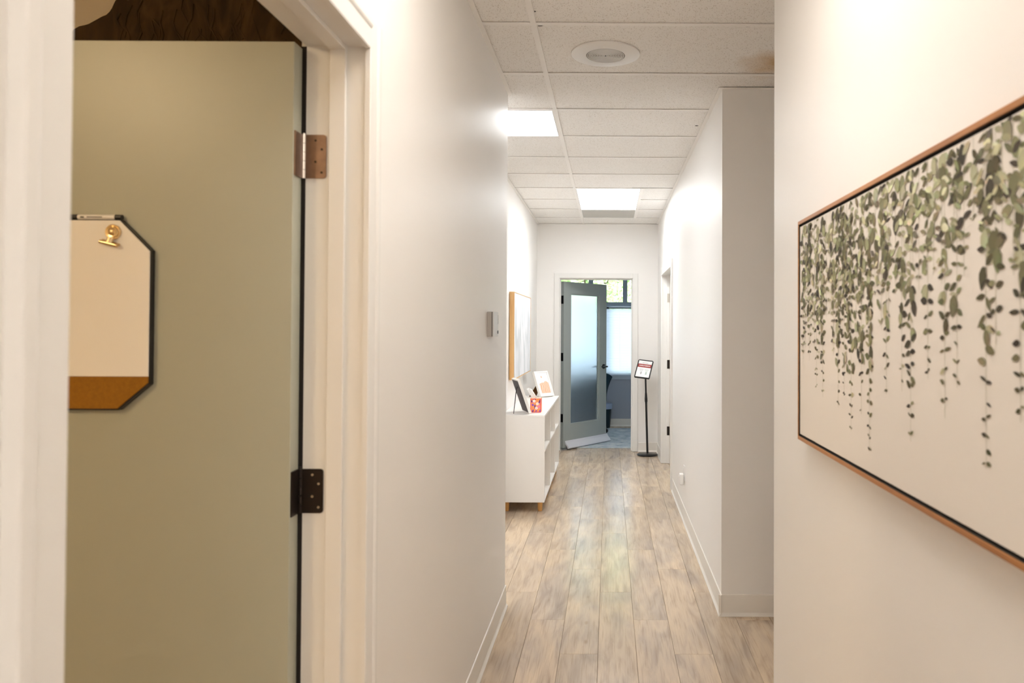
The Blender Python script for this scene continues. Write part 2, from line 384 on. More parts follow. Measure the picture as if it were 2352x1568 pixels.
# baseboards: coved rubber profile swept along a wall
def baseboard(name, runs, label):
    bm = B()
    prof = [(0, 0), (.015, 0), (.0145, .004), (.009, .010), (.0055, .018), (.005, .108), (.0035, .111), (0, .112)]
    for (x0, y0, x1, y1, nx, ny) in runs:
        A, C = Vector((x0, y0, 0)), Vector((x1, y1, 0)); N = Vector((nx, ny, 0))
        prism(bm, prof, lambda p, q, t: A.lerp(C, t)+N*p+Vector((0, 0, q)), 0, 1)
    return struct(obj(name, bm, BASEM), label)
baseboard('baseboard_left', [(XL, 1.76, XL, 4.0375+.014, 1, 0), (XL, 4.0375, -2.4, 4.0375, 0, 1), (XL, -3, XL, .67, 1, 0)], 'white rubber baseboard along the near left wall')
baseboard('baseboard_left', [(XS, 5.7, XS, YF, 1, 0)], 'white rubber baseboard behind the storage shelf')
baseboard('baseboard_right', [(XR, 3.9228-.014, XR, 6.92, -1, 0), (XR-.014, 3.9228, 2.38, 3.9228, 0, -1)], 'white rubber baseboard around the right wall corner')
baseboard('baseboard_right', [(XR, 8.375, XR, YF, -1, 0), (.357, YF, XR, YF, 0, -1)], 'white rubber baseboard in the far right corner')
baseboard('baseboard_right', [(XR, -3, XR, 2.68, -1, 0), (XR, 2.68, 2.38, 2.68, 0, 1)], 'white rubber baseboard of the near right wall')
baseboard('baseboard_back', [(XS, YF, -.668, YF, 0, -1)], 'white rubber baseboard left of the far doorway')
baseboard('baseboard_back', [(-3, WY, 2.3, WY, 0, -1)], 'pale baseboard under the office window')

# ceiling: backing slab, lay-in tiles, runners and cross tees
bm = B(); box(bm, -4, 2.6, -3.2, 11.7, H+.03, H+.15); ceiling = struct(obj('ceiling', bm, GRID), 'white lay-in tile ceiling of the corridor')
Y0, RP = 3.0965, .61
XT = [-1.538, -.318, .902, 2.122]
TW = .024
ROWS = range(-9, 10)
LIGHTS = {(0, 2): 'left', }
def bar(name, x0, x1, y0, y1, z=H):
    t_ = .0005 if name == 'cross_tee' else 0.0
    bm = B(); box(bm, x0, x1, y0, y1, z-.001+t_, z+.0035-t_); box(bm, (x0+x1)/2-.001 if x1-x0 < .03 else x0, (x0+x1)/2+.001 if x1-x0 < .03 else x1, (y0+y1)/2-.001 if y1-y0 < .03 else y0, (y0+y1)/2+.001 if y1-y0 < .03 else y1, z+.0035-t_, z+.028-t_*4)
    return obj(name, bm, GRID, ceiling)
def tile(x0, x1, y0, y1):
    gx = .003
    bm = B(); box(bm, x0+gx, x1-gx, y0+gx, y1-gx, H+.0052, H+.018)
    return obj('ceiling_tile', bm, TILE, ceiling)
YEND = YF
for x in XT[:3]:
    if x < -.9: bar('main_runner', x-TW/2, x+TW/2, 4.0375, 5.7)
    elif x < 0: bar('main_runner', x-TW/2, x+TW/2, -3, YEND)
    else: bar('main_runner', x-TW/2, x+TW/2, 2.68, 3.9228)
bar('main_runner', .292-TW/2, .292+TW/2, Y0+6*RP, Y0+9*RP)
for k in ROWS:
    y0, y1 = Y0+k*RP, min(Y0+(k+1)*RP, YEND)
    if y0 < -2.4: continue
    # cross tee on the near side of each row
    left = -2.39 if 4.1 < y0 < 5.7 else (XS if y0 > 5.7 else XL)
    right = 2.37 if 2.7 < y0 < 3.9 else XR
    xs = [left]+[x for x in XT if left < x < right]+[right]
    special = 6 <= k <= 9
    lt = -2.39 if 4.0375 < y1 < 5.75 else (XS if y1 > 5.7 else XL)
    rt = 2.37 if 2.7 < (y0+y1)/2 < 3.95 else XR
    xt = [lt]+[x for x in XT if lt < x < rt]+[rt]
    if special and k < 9: xt.insert(-1, .292)
    for a, c in zip(xs, xs[1:]):
        if k in (7,) and a < -.3 and a > -.4:
            bar('cross_tee', .292, c, y0-TW/2, y0+TW/2); continue
        bar('cross_tee', a, c, y0-TW/2, y0+TW/2)
    for a, c in zip(xt, xt[1:]):
        if k == 2 and abs(a+1.538) < .01: continue            # left light
        if k in (6, 7) and abs(a+.318) < .01: continue       # far light
        if k == 8 and abs(a+.318) < .01: continue            # grey panel
        if k in (-3, -7, -8) and abs(a+.318) < .01: continue     # overhead panel and fill panel added behind the camera
        if k == 1 and abs(a+.318) < .01:                      # L-shaped tile around the wall corner
            bm = B(); prism(bm, [(a+.003, y0+.003), (.899, y0+.003), (.899, 3.9198), (XR-.001, 3.9198), (XR-.001, y1-.003), (a+.003, y1-.003)], lambda p, q, t: (p, q, t), H+.0052, H+.018)
            obj('ceiling_tile', bm, TILE, ceiling); continue
        tile(a, c, y0, y1)
tile(.292, XR, Y0-3*RP, Y0-2*RP)
for a, c in ((.902, 2.122), (2.122, 2.37)): tile(a, c, Y0+RP, 3.9228)
# wall angles
bm = B()
for b in ((XL, XL+.022, -3, 4.0375), (XR-.022, XR, -3, 2.68), (XR-.022, XR, 3.9228, YF), (XS, XS+.022, 5.7, YF), (XS, XR, YF-.022, YF), (XR-.022, 2.37, 3.9008, 3.9228), (XR-.022, 2.37, 2.68, 2.702)):
    box(bm, *b, H-.0016, H+.001)
obj('wall_angle', bm, GRID, ceiling)
# chipped tile corners and a dark nick
for (x, y, sx, sy) in ((-.292, 3.118, .013, .008), (.575, 3.112, .015, .007), (.537, 4.656, .010, .004), (-.30, 2.98, .004, .004)):
    bm = B(); pts = [(x-sx*.9, y-sy), (x+sx*.3, y-sy*.7), (x+sx, y-sy*.2), (x+sx*.4, y+sy*.8), (x-sx*.7, y+sy)]
    prism(bm, pts, lambda p, q, t: (p, q, t), H+.0028, H+.0044); obj('tile_chip', bm, CHIP, ceiling)
for (x0, x1, y) in ((-.29, .05, 3.1115), (.30, .58, 3.1115), (-.30, -.08, 3.7215), (.2, .565, 6.738), (.66, .99, 3.898)):
    bm = B(); pts = [(x0, y), (x1, y), (x0, y+.003)] if x0 < .25 else [(x0, y), (x1, y), (x1, y+.0035)]
    prism(bm, pts, lambda p, q, t: (p, q, t), H+.0036, H+.0043); obj('tile_gap', bm, CHIP, ceiling)

# ------------------------------------------------------------------ ceiling fittings
def panel_light(x0, x1, y0, y1, label, m, nm='ceiling_light', cat='ceiling light'):
    t = thing(nm, label, cat, ((x0+x1)/2, (y0+y1)/2, H), 'recessed ceiling panels')
    i = TW/2
    bm = B(); e = .008
    for b in ((x0+i, x1-i, y0+i, y0+i+e), (x0+i, x1-i, y1-i-e, y1-i), (x0+i, x0+i+e, y0+i+e, y1-i-e), (x1-i-e, x1-i, y0+i+e, y1-i-e)):
        box(bm, *b, H-.002, H+.012)
    obj('light_frame' if m is not PANELOFF else 'panel_frame', bm, WHITEP, t)
    bx('diffuser' if m is not PANELOFF else 'grey_insert', m, t, x0+i+e, x1-i-e, y0+i+e, y1-i-e, H+.002, H+.012)
    return t
panel_light(-1.538, -.318, Y0+2*RP, Y0+3*RP, 'bright ceiling light panel cut off by the left wall corner', DIFF)
panel_light(-.318, .292, Y0+6*RP, Y0+8*RP, 'bright square ceiling light panel in front of the grey panel', DIFF)
panel_light(-.318, .292, Y0+8*RP, Y0+9*RP, 'unlit grey ceiling panel just behind the far bright light', PANELOFF, 'ceiling_panel', 'ceiling panel')
panel_light(-.318, .292, Y0-3*RP, Y0-2*RP, 'warm ceiling light panel overhead near the camera', DIFFN)
panel_light(-.318, .292, Y0-8*RP, Y0-6*RP, 'unseen warm fill panel added in the ceiling behind the camera', DIFFN)  # added out of view to spread light over the near ceiling and walls
# speaker
t = thing('ceiling_speaker', 'round white ceiling speaker with a perforated grille in a tile', 'speaker', (-.022, 3.438, H))
C0 = (-.022, 3.438, H)
bm = B(); lathe(bm, [(.088, -.004), (.089, .006), (.100, .0065), (.150, .004), (.157, .001), (.158, -.004)], C0, 64, flip=True); obj('rim', bm, WHITEP, t, True)
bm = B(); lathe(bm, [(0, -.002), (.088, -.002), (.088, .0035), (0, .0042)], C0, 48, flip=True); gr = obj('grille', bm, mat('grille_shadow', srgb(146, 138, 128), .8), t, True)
bm = B()
for k in range(1, 12):
    r_ = .0075*k
    seg = 40
    for rr, z0, z1 in ((r_, .0030, .0062),):
        pr = [(r_-.0019, z0), (r_-.0019, z1), (r_+.0019, z1), (r_+.0019, z0)]
        rings = [[bm.verts.new((C0[0]+q*math.cos(2*math.pi*i/seg), C0[1]+q*math.sin(2*math.pi*i/seg), H-z)) for i in range(seg)] for q, z in pr]
        for A, Cc in zip(rings, rings[1:]):
            for i in range(seg): bm.faces.new([A[i], A[(i+1) % seg], Cc[(i+1) % seg], Cc[i]])
obj('grille_ring', bm, WHITEP, gr, True)
bm = B(); lathe(bm, [(0, .0), (.004, .0), (.004, .0072), (0, .0075)], C0, 12, flip=True); obj('screw', bm, BLACK, gr)

# ------------------------------------------------------------------ near left doorway: frame (trim_1) and door (door_1)
T1 = sempty('trim_1', (XL, 1.69, 0), 'white painted frame of the near left doorway')
JY, JL, JZ = 1.690, .7485, 2.118
cas = [(0, 0), (.0, .011), (.003, .0125), (.044, .0135), (.048, .0165), (.052, .018), (.066, .018), (.068, .016), (.068, 0)]   # (distance from opening, proud of wall)
def casing_set(root, face, sgn, y_lo, y_hi, z_top, plane):
    """casing legs and head; plane(d, proud, along) maps to xyz"""
    pass
bm = B(); prism(bm, cas, lambda p, q, t: (XL+q, 1.684+p, t), 0, 2.112+.068)
obj('casing_leg', bm, TRIMM, T1)
bm = B(); prism(bm, cas, lambda p, q, t: (XL+q, .7545-p, t), 0, 2.112+.068)
obj('casing_leg', bm, TRIMM, T1)
bm = B(); prism(bm, cas, lambda p, q, t: (XL+q, t, 2.112+p), .7545, 1.684)
obj('casing_head', bm, TRIMM, T1)
bx('jamb', TRIMM, T1, -.6827, XL-.0002, JY, 1.7048, 0, 2.134)
bx('jamb', TRIMM, T1, -.6827, XL-.0002, DY0+.0002, JL, 0, 2.134)
bx('jamb_head', TRIMM, T1, -.6827, XL-.0002, JL, JY, JZ, 2.1345)
bx('door_stop', TRIMM, T1, -.628, -.592, JY-.011, JY, 0, JZ, bev=.0015)
bx('door_stop', TRIMM, T1, -.628, -.592, JL, JL+.011, 0, JZ, bev=.0015)
bx('door_stop', TRIMM, T1, -.628, -.592, JL+.011, JY-.011, JZ-.011, JZ, bev=.0015)
bx('hinge_gap_shade', DARKGAP, T1, -.6955, -.6832, 1.6905, 1.6995, 0, 2.118)  # dark strip put in for the shade of the narrow hinge gap
bx('room_casing', TRIMM, T1, -.698, -.6830, 1.700, 1.765, 0, 2.18)
D1 = sempty('door_1', (-.69, 1.69, 0), 'sage green door standing open into the side room')
bx('door_slab', DOORM, D1, -1.605, -.692, 1.645, 1.689, .012, 2.112, bev=.0015)
for zc, mm in ((1.869, BRONZE_LIT), (1.122, DARKH), (.22, DARKH)):  # one bronze: reflected light is put into the top hinge's lighter colour
    h = bpy.data.objects.new('hinge', None); COL.objects.link(h); h.parent = D1; h.location = (0, 0, zc)
    bm = B()     # jamb leaf with rounded far corners
    c = .006; pts = [(-.683, -.049), (-.636-c, -.049), (-.636-c*.3, -.049+c*.3), (-.636, -.049+c), (-.636, .049-c), (-.636-c*.3, .049-c*.3), (-.636-c, .049), (-.683, .049)]
    prism(bm, pts, lambda p, q, t: (p, t, zc+q), JY-.0028, JY-.0002); obj('hinge_leaf', bm, mm, h)
    bx('hinge_leaf', mm, h, -.6918, -.689, 1.648, 1.692, zc-.049, zc+.049)
    bm = B()
    for k in range(5): tube(bm, (-.6875, 1.6935-.0035, zc-.049+k*.0197), (-.6875, 1.6900, zc-.049+k*.0197+.0188), .0062, seg=14)
    tube(bm, (-.6875, 1.69, zc+.049), (-.6875, 1.69, zc+.053), .0045, .003, seg=12)
    obj('knuckle', bm, PIN if mm is BRONZE_LIT else DARKH, h, True)
    bm = B()
    for (sx, sz) in ((-.646, -.036), (-.660, -.012), (-.646, .016), (-.660, .036)): tube(bm, (sx, JY-.0036, zc+sz), (sx, JY-.0024, zc+sz), .0028, seg=10)
    obj('screw', bm, DARKH if mm is BRONZE_LIT else SILV, h)

# board hung on the door
t = thing('message_board', 'eight sided white board with a cork strip hung on the green door', 'message board', (-1.197, 1.64, 1.512))
def octo(x0, x1, z0, z1, c, zlo=None, zhi=None):
    return [(x0+c, z0), (x1-c, z0), (x1, z0+c*.85), (x1, z1-c), (x1-c, z1), (x0+c, z1), (x0, z1-c), (x0, z0+c*.85)]
bx0, bx1, bz0, bz1, bc = -1.400, -.990, 1.306, 1.717, .066
bm = B(); prism(bm, octo(bx0, bx1, bz0, bz1, bc), lambda p, q, tt: (p, tt, q), 1.633, 1.645); obj('backing', bm, BLACK, t)
i = .0035; zs = 1.379
o8 = octo(bx0+i, bx1-i, bz0+i, bz1-i*.4, bc)
bm = B(); prism(bm, [(o8[7][0], zs), (o8[2][0], zs), o8[3], o8[4], o8[5], o8[6]], lambda p, q, tt: (p, tt, q), 1.6305, 1.633); obj('white_panel', bm, BOARD, t)
bm = B(); prism(bm, [o8[0], o8[1], o8[2], (o8[2][0], zs-.0006), (o8[7][0], zs-.0006), o8[7]], lambda p, q, tt: (p, tt, q), 1.6308, 1.633); obj('cork_strip', bm, CORK, t)
# marker lying on top of the board
t = thing('dry_erase_marker', 'white marker with black ends lying on top of the board', 'marker', (-1.122, 1.637, bz1))
mz = bz1+.0062
bm = B(); tube(bm, (-1.152, 1.638, mz), (-1.072, 1.638, mz), .0060); mb = obj('barrel', bm, WHITEP, t, True)
bm = B(); tube(bm, (-1.196, 1.638, mz), (-1.152, 1.638, mz), .0062); obj('cap', bm, BLACK, t, True)
bm = B(); tube(bm, (-1.072, 1.638, mz), (-1.058, 1.638, mz), .0061, .0056); obj('end_plug', bm, BLACK, t, True)
bm = B(); box(bm, -1.145, -1.137, 1.6316, 1.6324, mz-.002, mz+.001); box(bm, -1.131, -1.098, 1.6316, 1.6324, mz-.0012, mz+.0006); obj('print', bm, BLACK, mb)
# gold magnetic clip
t = thing('magnet_clip', 'round gold metal magnet clip on the white board', 'clip', (-1.062, 1.630, 1.692))
t.location = (-1.071, 1.630, 1.690)
cx, cz = -1.071, 1.690
bm = B()
lathe(bm, [(0, 0), (.0165, 0), (.0168, .003), (.0155, .005), (.013, .0045), (.0115, .008), (.008, .0072), (.004, .0095), (0, .010)], (0, 0, 0), 28)
bmesh.ops.transform(bm, matrix=Matrix.Translation((cx, 1.6303, cz)) @ Matrix.Rotation(math.pi/2, 4, 'X'), verts=bm.verts[:]); obj('round_head', bm, GOLD, t, True)
bm = B(); tube(bm, (cx-.002, 1.624, cz-.012), (cx-.004, 1.622, cz-.024), .006, .007); obj('neck', bm, GOLD, t, True)
bm = B(); tube(bm, (cx-.024, 1.622, cz-.021), (cx+.013, 1.622, cz-.030), .0042, .0042, 12); tube(bm, (cx-.022, 1.6272, cz-.018), (cx+.014, 1.6272, cz-.028), .003, .003, 12); obj('jaw', bm, GOLD, t, True)

# dark wall hanging above the open door
pts = [(-1.90, 2.485), (-1.885, 2.520), (-1.8794, 2.5274), (-1.862, 2.537), (-1.845, 2.5405), (-1.829, 2.5455), (-1.808, 2.5575), (-1.784, 2.5712), (-1.768, 2.578), (-1.757, 2.589), (-1.749, 2.601), (-1.742, 2.618), (-1.737, 2.628), (-1.728, 2.6365), (-1.716, 2.641), (-1.707, 2.6335), (-1.692, 2.631), (-1.678, 2.634), (-1.672, 2.645), (-1.60, 2.668), (-1.45, 2.685), (-1.20, 2.68), (-1.02, 2.66), (-.95, 2.60), (-.93, 2.46), (-1.00, 2.36), (-1.2, 2.30), (-1.5, 2.32), (-1.75, 2.40)]
t = thing('wall_hanging', 'dark brown irregular bark textured wall piece above the open green door', 'wall decoration', (-1.4, 2.66, 2.49))
bm = B(); prism(bm, pts, lambda p, q, tt: (p, tt, q), 2.636, 2.66); obj('panel', bm, BARKR, t)
bm = B()
for k in range(26):
    x0 = random.uniform(-1.72, -1.05); zb = random.uniform(2.40, 2.50); zt = random.uniform(2.52, 2.64); wv = random.uniform(-.03, .03)
    p0 = None
    for s in range(5):
        f = s/4; p1 = (x0+wv*f+.012*math.sin(k+s*1.7), 2.6355, zb+(zt-zb)*f)
        if p0: tube(bm, p0, p1, random.uniform(.0015, .004), seg=6)
        p0 = p1
obj('bark_ridge', bm, BARKR, t, True)['kind'] = 'stuff'

# warm lamp of the side room (out of the frame, lights the door)
t = thing('ceiling_lamp', 'warm flush ceiling lamp inside the side room', 'lamp', (-2.35, -.5, H))
bm = B(); lathe(bm, [(.20, -.03), (.20, .02), (.17, .06), (0, .085)], (-2.35, -.5, H), 32, flip=True); obj('lamp_shade', bm, WARMD, t, True)
bm = B(); lathe(bm, [(.205, -.03), (.215, -.03), (.215, .022), (.205, .022)], (-2.35, -.5, H), 32, flip=True); obj('lamp_ring', bm, SILV, t, True)

# ------------------------------------------------------------------ wall keypad
t = thing('wall_keypad', 'small grey keypad box on the left wall near the corner', 'keypad', (XL, 3.473, 1.503))
bx('body', GREYP, t, XL, XL+.021, 3.397, 3.549, 1.446, 1.559, bev=.002)
bx('seam', BLACK, t, XL+.021, XL+.0235, 3.399, 3.547, 1.447, 1.558)
fp = bx('face_plate', SILVP, t, XL+.0235, XL+.0275, 3.397, 3.549, 1.4455, 1.5595, bev=.0012)
bx('screen', SILVP, fp, XL+.0275, XL+.0283, 3.405, 3.515, 1.478, 1.552)
for k in range(7): bx('slot', DARKGAP, fp, XL+.0274, XL+.0279, 3.535, 3.545, 1.505+k*.006, 1.508+k*.006)
bm = B(); tube(bm, (XL+.0274, 3.532, 1.466), (XL+.030, 3.532, 1.466), .0075); obj('button', bm, BLACK, fp, True)

# ------------------------------------------------------------------ plug-in device
t = thing('wall_outlet', 'white outlet plate low on the right wall', 'outlet', (XR, 5.835, .37))
bx('cover_plate', WHITEP, t, XR-.006, XR, 5.798, 5.872, .313, .428, bev=.002)
bx('socket', WHITEP, t, XR-.0085, XR-.006, 5.818, 5.852, .378, .412, bev=.001)
t = thing('plug_in_freshener', 'white plug in device sticking out of the low wall outlet', 'plug-in device', (XR-.006, 5.835, .32))
bx('housing', WHITEP, t, XR-.040, XR-.0085, 5.806, 5.866, .283, .366, bev=.006)
bx('lid', WHITE, t, XR-.043, XR-.040, 5.812, 5.860, .292, .350, bev=.001)

# ------------------------------------------------------------------ leaf picture on the near right wall
t = thing('leaf_picture', 'wood framed canvas print of hanging green eucalyptus leaves on right wall', 'picture', (XR, 1.47, 1.49))
FY0, FY1, FZ0, FZ1 = .74, 2.205, 1.166, 1.801
FT = .0075
xo, xi = .552, XR-.002
bm = B(); box(bm, xo, xi, FY0, FY1, FZ1-FT-.003, FZ1, bev=.001); obj('frame_bar', bm, FRAMEW, t)
bm = B(); box(bm, xo, xi, FY0, FY1, FZ0, FZ0+FT+.003, bev=.001); obj('frame_bar', bm, FRAMEW, t)
bm = B(); box(bm, xo, xi, FY1-FT, FY1, FZ0+FT+.003, FZ1-FT-.003, bev=.001); obj('frame_bar', bm, FRAMEW, t)
bm = B(); box(bm, xo, xi, FY0, FY0+FT, FZ0+FT+.003, FZ1-FT-.003, bev=.001); obj('frame_bar', bm, FRAMEW, t)
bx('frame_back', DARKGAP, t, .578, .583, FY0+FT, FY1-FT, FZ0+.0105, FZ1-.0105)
CY0, CY1, CZ0, CZ1 = FY0+.014, FY1-.012, FZ0+.0165, FZ1-.0165
XC = .556
bm = B()
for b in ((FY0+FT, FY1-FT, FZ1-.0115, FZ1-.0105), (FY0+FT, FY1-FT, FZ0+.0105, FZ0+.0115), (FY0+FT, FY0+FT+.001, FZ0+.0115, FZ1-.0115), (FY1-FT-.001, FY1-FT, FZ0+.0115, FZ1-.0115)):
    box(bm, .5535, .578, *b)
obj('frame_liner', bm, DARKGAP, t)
cv = bx('canvas', CANVAS, t, XC, .578, CY0, CY1, CZ0, CZ1, bev=.001)
bm = B(); lay = bm.loops.layers.float_color.new('Col')
layer = [0]
def leafpoly(y, z, L, wd, ang, c, dx):
    """y to the picture's left is larger; ang measured in the picture plane"""
    sh = [(0, 0), (.12, .30), (.35, .5), (.62, .46), (.85, .25), (1, 0), (.85, -.22), (.6, -.42), (.34, -.46), (.12, -.26)]
    ca, sa = math.cos(ang), math.sin(ang); vs = []; layer[0] += 1
    for p, q in sh:
        P, Q = p*L, q*wd
        yy = y-(P*ca-Q*sa); zz = z+P*sa+Q*ca
        if not (CY0+.001 < yy < CY1-.001 and CZ0 < zz < CZ1-.001): return
        vs.append(bm.verts.new((XC-.0005-layer[0]*1e-6, yy, zz)))
    f = bm.faces.new(vs); tipc = [min(1, v*random.uniform(1.0, 1.35)) for v in c]
    for i, lp in enumerate(f.loops): lp[lay] = (*(c if i < 3 or i > 6 else tipc), 1)
GREENS = [srgb(132, 132, 100), srgb(116, 116, 84), srgb(98, 97, 68), srgb(150, 150, 120), srgb(78, 74, 50), srgb(62, 56, 44), srgb(172, 172, 142), srgb(110, 106, 78)]
DARKS = [srgb(66, 60, 46), srgb(80, 76, 54), srgb(54, 48, 40), srgb(104, 102, 72)]
def stem(y, z0, z1, c, dx):
    w_ = .0006; vs = [bm.verts.new((XC-dx, yy, zz)) for yy, zz in ((y-w_, z0), (y+w_, z0), (y+w_, z1), (y-w_, z1))]
    f = bm.faces.new(vs)
    for lp in f.loops: lp[lay] = (*c, 1)
MAIN = [(2.09, 1.40), (2.0205, 1.33), (1.96, 1.31), (1.8283, 1.2978), (1.78, 1.33), (1.7297, 1.2533), (1.66, 1.30), (1.6055, 1.2287), (1.5118, 1.3572), (1.43, 1.37), (1.3856, 1.2804), (1.315, 1.4011), (1.2469, 1.3409), (1.1999, 1.395), (1.1104, 1.2836), (1.0781, 1.467), (1.016, 1.3627), (.95, 1.33), (.88, 1.42), (.82, 1.30), (.78, 1.38)]
cnt = [0]
def strand(y, zend, light):
    z = CZ1-.004; c0 = random.choice(GREENS); step = .024
    stem(y, zend, CZ1-.002, srgb(170, 168, 146), .0004)
    flip = 1
    while z > zend:
        f = (z-zend)/max(.05, CZ1-zend)          # 0 at the tip
        s = .35+.65*min(1, f*2.2+.15)
        pal = DARKS if (random.random() < .45 and z < 1.55) else GREENS
        cnt[0] += 1
        for sd in (-1, 1):
            if random.random() < .12: continue
            c = random.choice(pal)
            if light: c = tuple(min(1, v*1.5+.05) for v in c)
            L = random.uniform(.019, .032)*s; wd = L*random.uniform(.28, .58)
            a_ = (random.uniform(-.5, .55) if f < .45 else random.uniform(-1.1, .7))
            ang = a_ if sd > 0 else math.pi-a_
            leafpoly(y+random.uniform(-.002, .002), z+random.uniform(-.004, .004), L, wd, ang, c, .0005+.0001*(cnt[0] % 9))
        if f > .35 and random.random() < .36:     # bigger round leaf hanging over the stem
            L = random.uniform(.026, .040)*s
            leafpoly(y+random.uniform(-.010, .010), z, L, L*random.uniform(.6, .85), random.uniform(-2.2, -.9), random.choice(GREENS), .0006+.0001*(cnt[0] % 9))
        z -= step*random.uniform(.8, 1.25)
for y, z in MAIN: strand(y+random.uniform(-.004, .004), z, False)
yy = CY0+.02
while yy < CY1-.01:
    left = (yy-1.0)/1.2
    zt = 1.60-.14*max(0, min(1, (yy-1.35)/.35))+random.uniform(-.06, .08)
    strand(yy, zt, random.random() < .35)
    yy += random.uniform(.024, .046)
for k in range(60):   # extra density in the bunch left of centre
    y = random.gauss(1.70, .10); z = random.uniform(1.40, 1.70)
    L = random.uniform(.02, .034)
    leafpoly(y, z, L, L*.6, random.uniform(-2.2, -.8), random.choice(GREENS), .0007+.0001*(k % 8))
me = bpy.data.meshes.new('leaf_print'); bm.to_mesh(me); bm.free(); me.materials.append(LEAFP)
lp = bpy.data.objects.new('leaf_print', me); COL.objects.link(lp); lp.parent = cv; lp.location = -wp(t)

# ------------------------------------------------------------------ abstract painting on the far left wall
t = thing('abstract_painting', 'pale grey abstract painting in a light wood frame above the shelf', 'painting', (XS, 7.27, 1.415))
ax, py0, py1, pz0, pz1 = -.828, 6.575, 7.96, 1.03, 1.80
e = .012
bm = B(); box(bm, XS+.004, ax, py0, py0+e, pz0, pz1); obj('frame_bar', bm, PINEW, t)
bm = B(); box(bm, XS+.004, ax, py1-e, py1, pz0, pz1); obj('frame_bar', bm, PINEW, t)
bm = B(); box(bm, XS+.004, ax, py0+e, py1-e, pz1-e*.5, pz1); obj('frame_bar', bm, PINEW, t)
bm = B(); box(bm, XS+.004, ax, py0+e, py1-e, pz0, pz0+e*.5); obj('frame_bar', bm, PINEW, t)
bx('canvas', WASH, t, XS+.006, ax-.002, py0+e+.002, py1-e-.002, pz0+.008, pz1-.008)

# ------------------------------------------------------------------ white shelf unit
t = thing('storage_shelf', 'long white open shelf unit on short wooden legs at left wall', 'shelf', (-.695, 6.955, 0))
sx0, sx1, sz0, sz1 = XS+.003, -.516, .083, .782
ys = [6.08, 6.665, 7.25, 7.83]
bx('top_panel', WHITE, t, sx0, sx1, ys[0], ys[3], sz1-.018, sz1, bev=.001)
bx('bottom_panel', WHITE, t, sx0, sx1, ys[0], ys[3], sz0, sz0+.018, bev=.001)
bx('back_panel', WHITE, t, sx0, sx0+.006, ys[0]+.018, ys[3]-.018, sz0+.018, sz1-.018)
for k, yy in enumerate(ys):
    a_ = yy if k == 0 else (yy-.018 if k == 3 else yy-.009)
    bx('side_panel' if k in (0, 3) else 'divider', WHITE, t, sx0, sx1, a_, a_+.018, sz0+.018, sz1-.018, bev=.0008)
for k in range(3):
    a_ = ys[0]+.018 if k == 0 else ys[k]+.009; c_ = ys[3]-.018 if k == 2 else ys[k+1]-.009
    bx('shelf_board', WHITE, t, sx0+.006, sx1-.004, a_, c_, .478, .494)
for lx in (-.826, -.556):
    for yy in (6.15, 6.68, 7.25, 7.77):
        bm = B(); lathe(bm, [(.0165, 0), (.018, .002), (.0215, .083)], (lx, yy, 0), 18); obj('leg', bm, LEGW, t, True)

# standing frame seen from behind
TOP = .782
def basis_obj(name, label, cat, loc, ex, ey, ez):
    o = thing(name, label, cat, loc)
    Mx = Matrix.Identity(4)
    for i in range(3): Mx[i][0], Mx[i][1], Mx[i][2] = ex[i], ey[i], ez[i]
    Mx.translation = Vector(loc); o.matrix_world = Mx
    return o
def lean_frame(name, label, base, wdir, back, tilt, w_, h_, th, rim, face_mat, back_mat):
    """local x along the width, y up the frame, z out of the picture face"""
    wd = Vector(wdir).normalized(); bk = Vector(back); bk = (bk-bk.dot(wd)*wd).normalized()
    up = math.cos(tilt)*Vector((0, 0, 1))+math.sin(tilt)*bk
    nz_ = wd.cross(up).normalized()
    if nz_.dot(bk) > 0: wd = -wd; base = Vector(base)-wd*w_; nz_ = wd.cross(up).normalized()
    base = Vector(base)+Vector((0, 0, math.sin(tilt)*(th+.002)))
    o = basis_obj(name, label, 'picture frame', base, wd, up, nz_)
    bm = B()
    for b in ((0, w_, 0, rim), (0, w_, h_-rim, h_), (0, rim, rim, h_-rim), (w_-rim, w_, rim, h_-rim)): box(bm, *b, -th, 0)
    obj('frame', bm, WHITE, o, local=True)
    bm = B(); box(bm, rim*.9, w_-rim*.9, rim*.9, h_-rim*.9, -.010, -.004); obj('print_sheet', bm, face_mat, o, local=True)
    bm = B(); box(bm, rim*.55, w_-rim*.55, rim*.55, h_-rim*.55, -th-.0015, -.011); obj('backing', bm, back_mat, o, local=True)
    return o, base, wd, up, nz_
fo, fb, fw, fu, fn = lean_frame('photo_frame', 'white frame with dark back leaning at the near end of the shelf', (-.630, 6.160, TOP+.003), (-.32, .95, 0), (-.95, -.32, 0), math.radians(19.5), .25, .29, .022, .018, PAPER, FRAMEBACK)
bm = B()
inv = fo.matrix_world.inverted()
c_ = inv @ Vector((-.775, 6.150, TOP+.0045)); a_ = Vector((.13, .225, -.024))
tube(bm, a_, c_, .0035, .003, 8); obj('stand_leg', bm, STRUT, fo, local=True)
bm = B(); box(bm, .10, .16, .215, .235, -.026, -.0235); obj('stand_hinge', bm, STRUT, fo, local=True)
fo2, fb2, fw2, fu2, fn2 = lean_frame('photo_frame', 'white box frame with a peach print at the far end of the shelf', (-.683, 7.585, TOP+.0005), (.68, .735, 0), (-.735, .68, 0), math.radians(24), .185, .27, .030, .016, PAPER, BROWNB)
bm = B(); pts = [(.036, .034), (.150, .034), (.150, .146), (.134, .152), (.124, .164), (.110, .160), (.096, .146), (.074, .148), (.036, .136)]
prism(bm, [(p*1.10-.009, q) for p, q in pts], lambda p, q, tt: (p, q, tt), -.004, -.0032); obj('peach_print', bm, CONT, fo2, local=True)
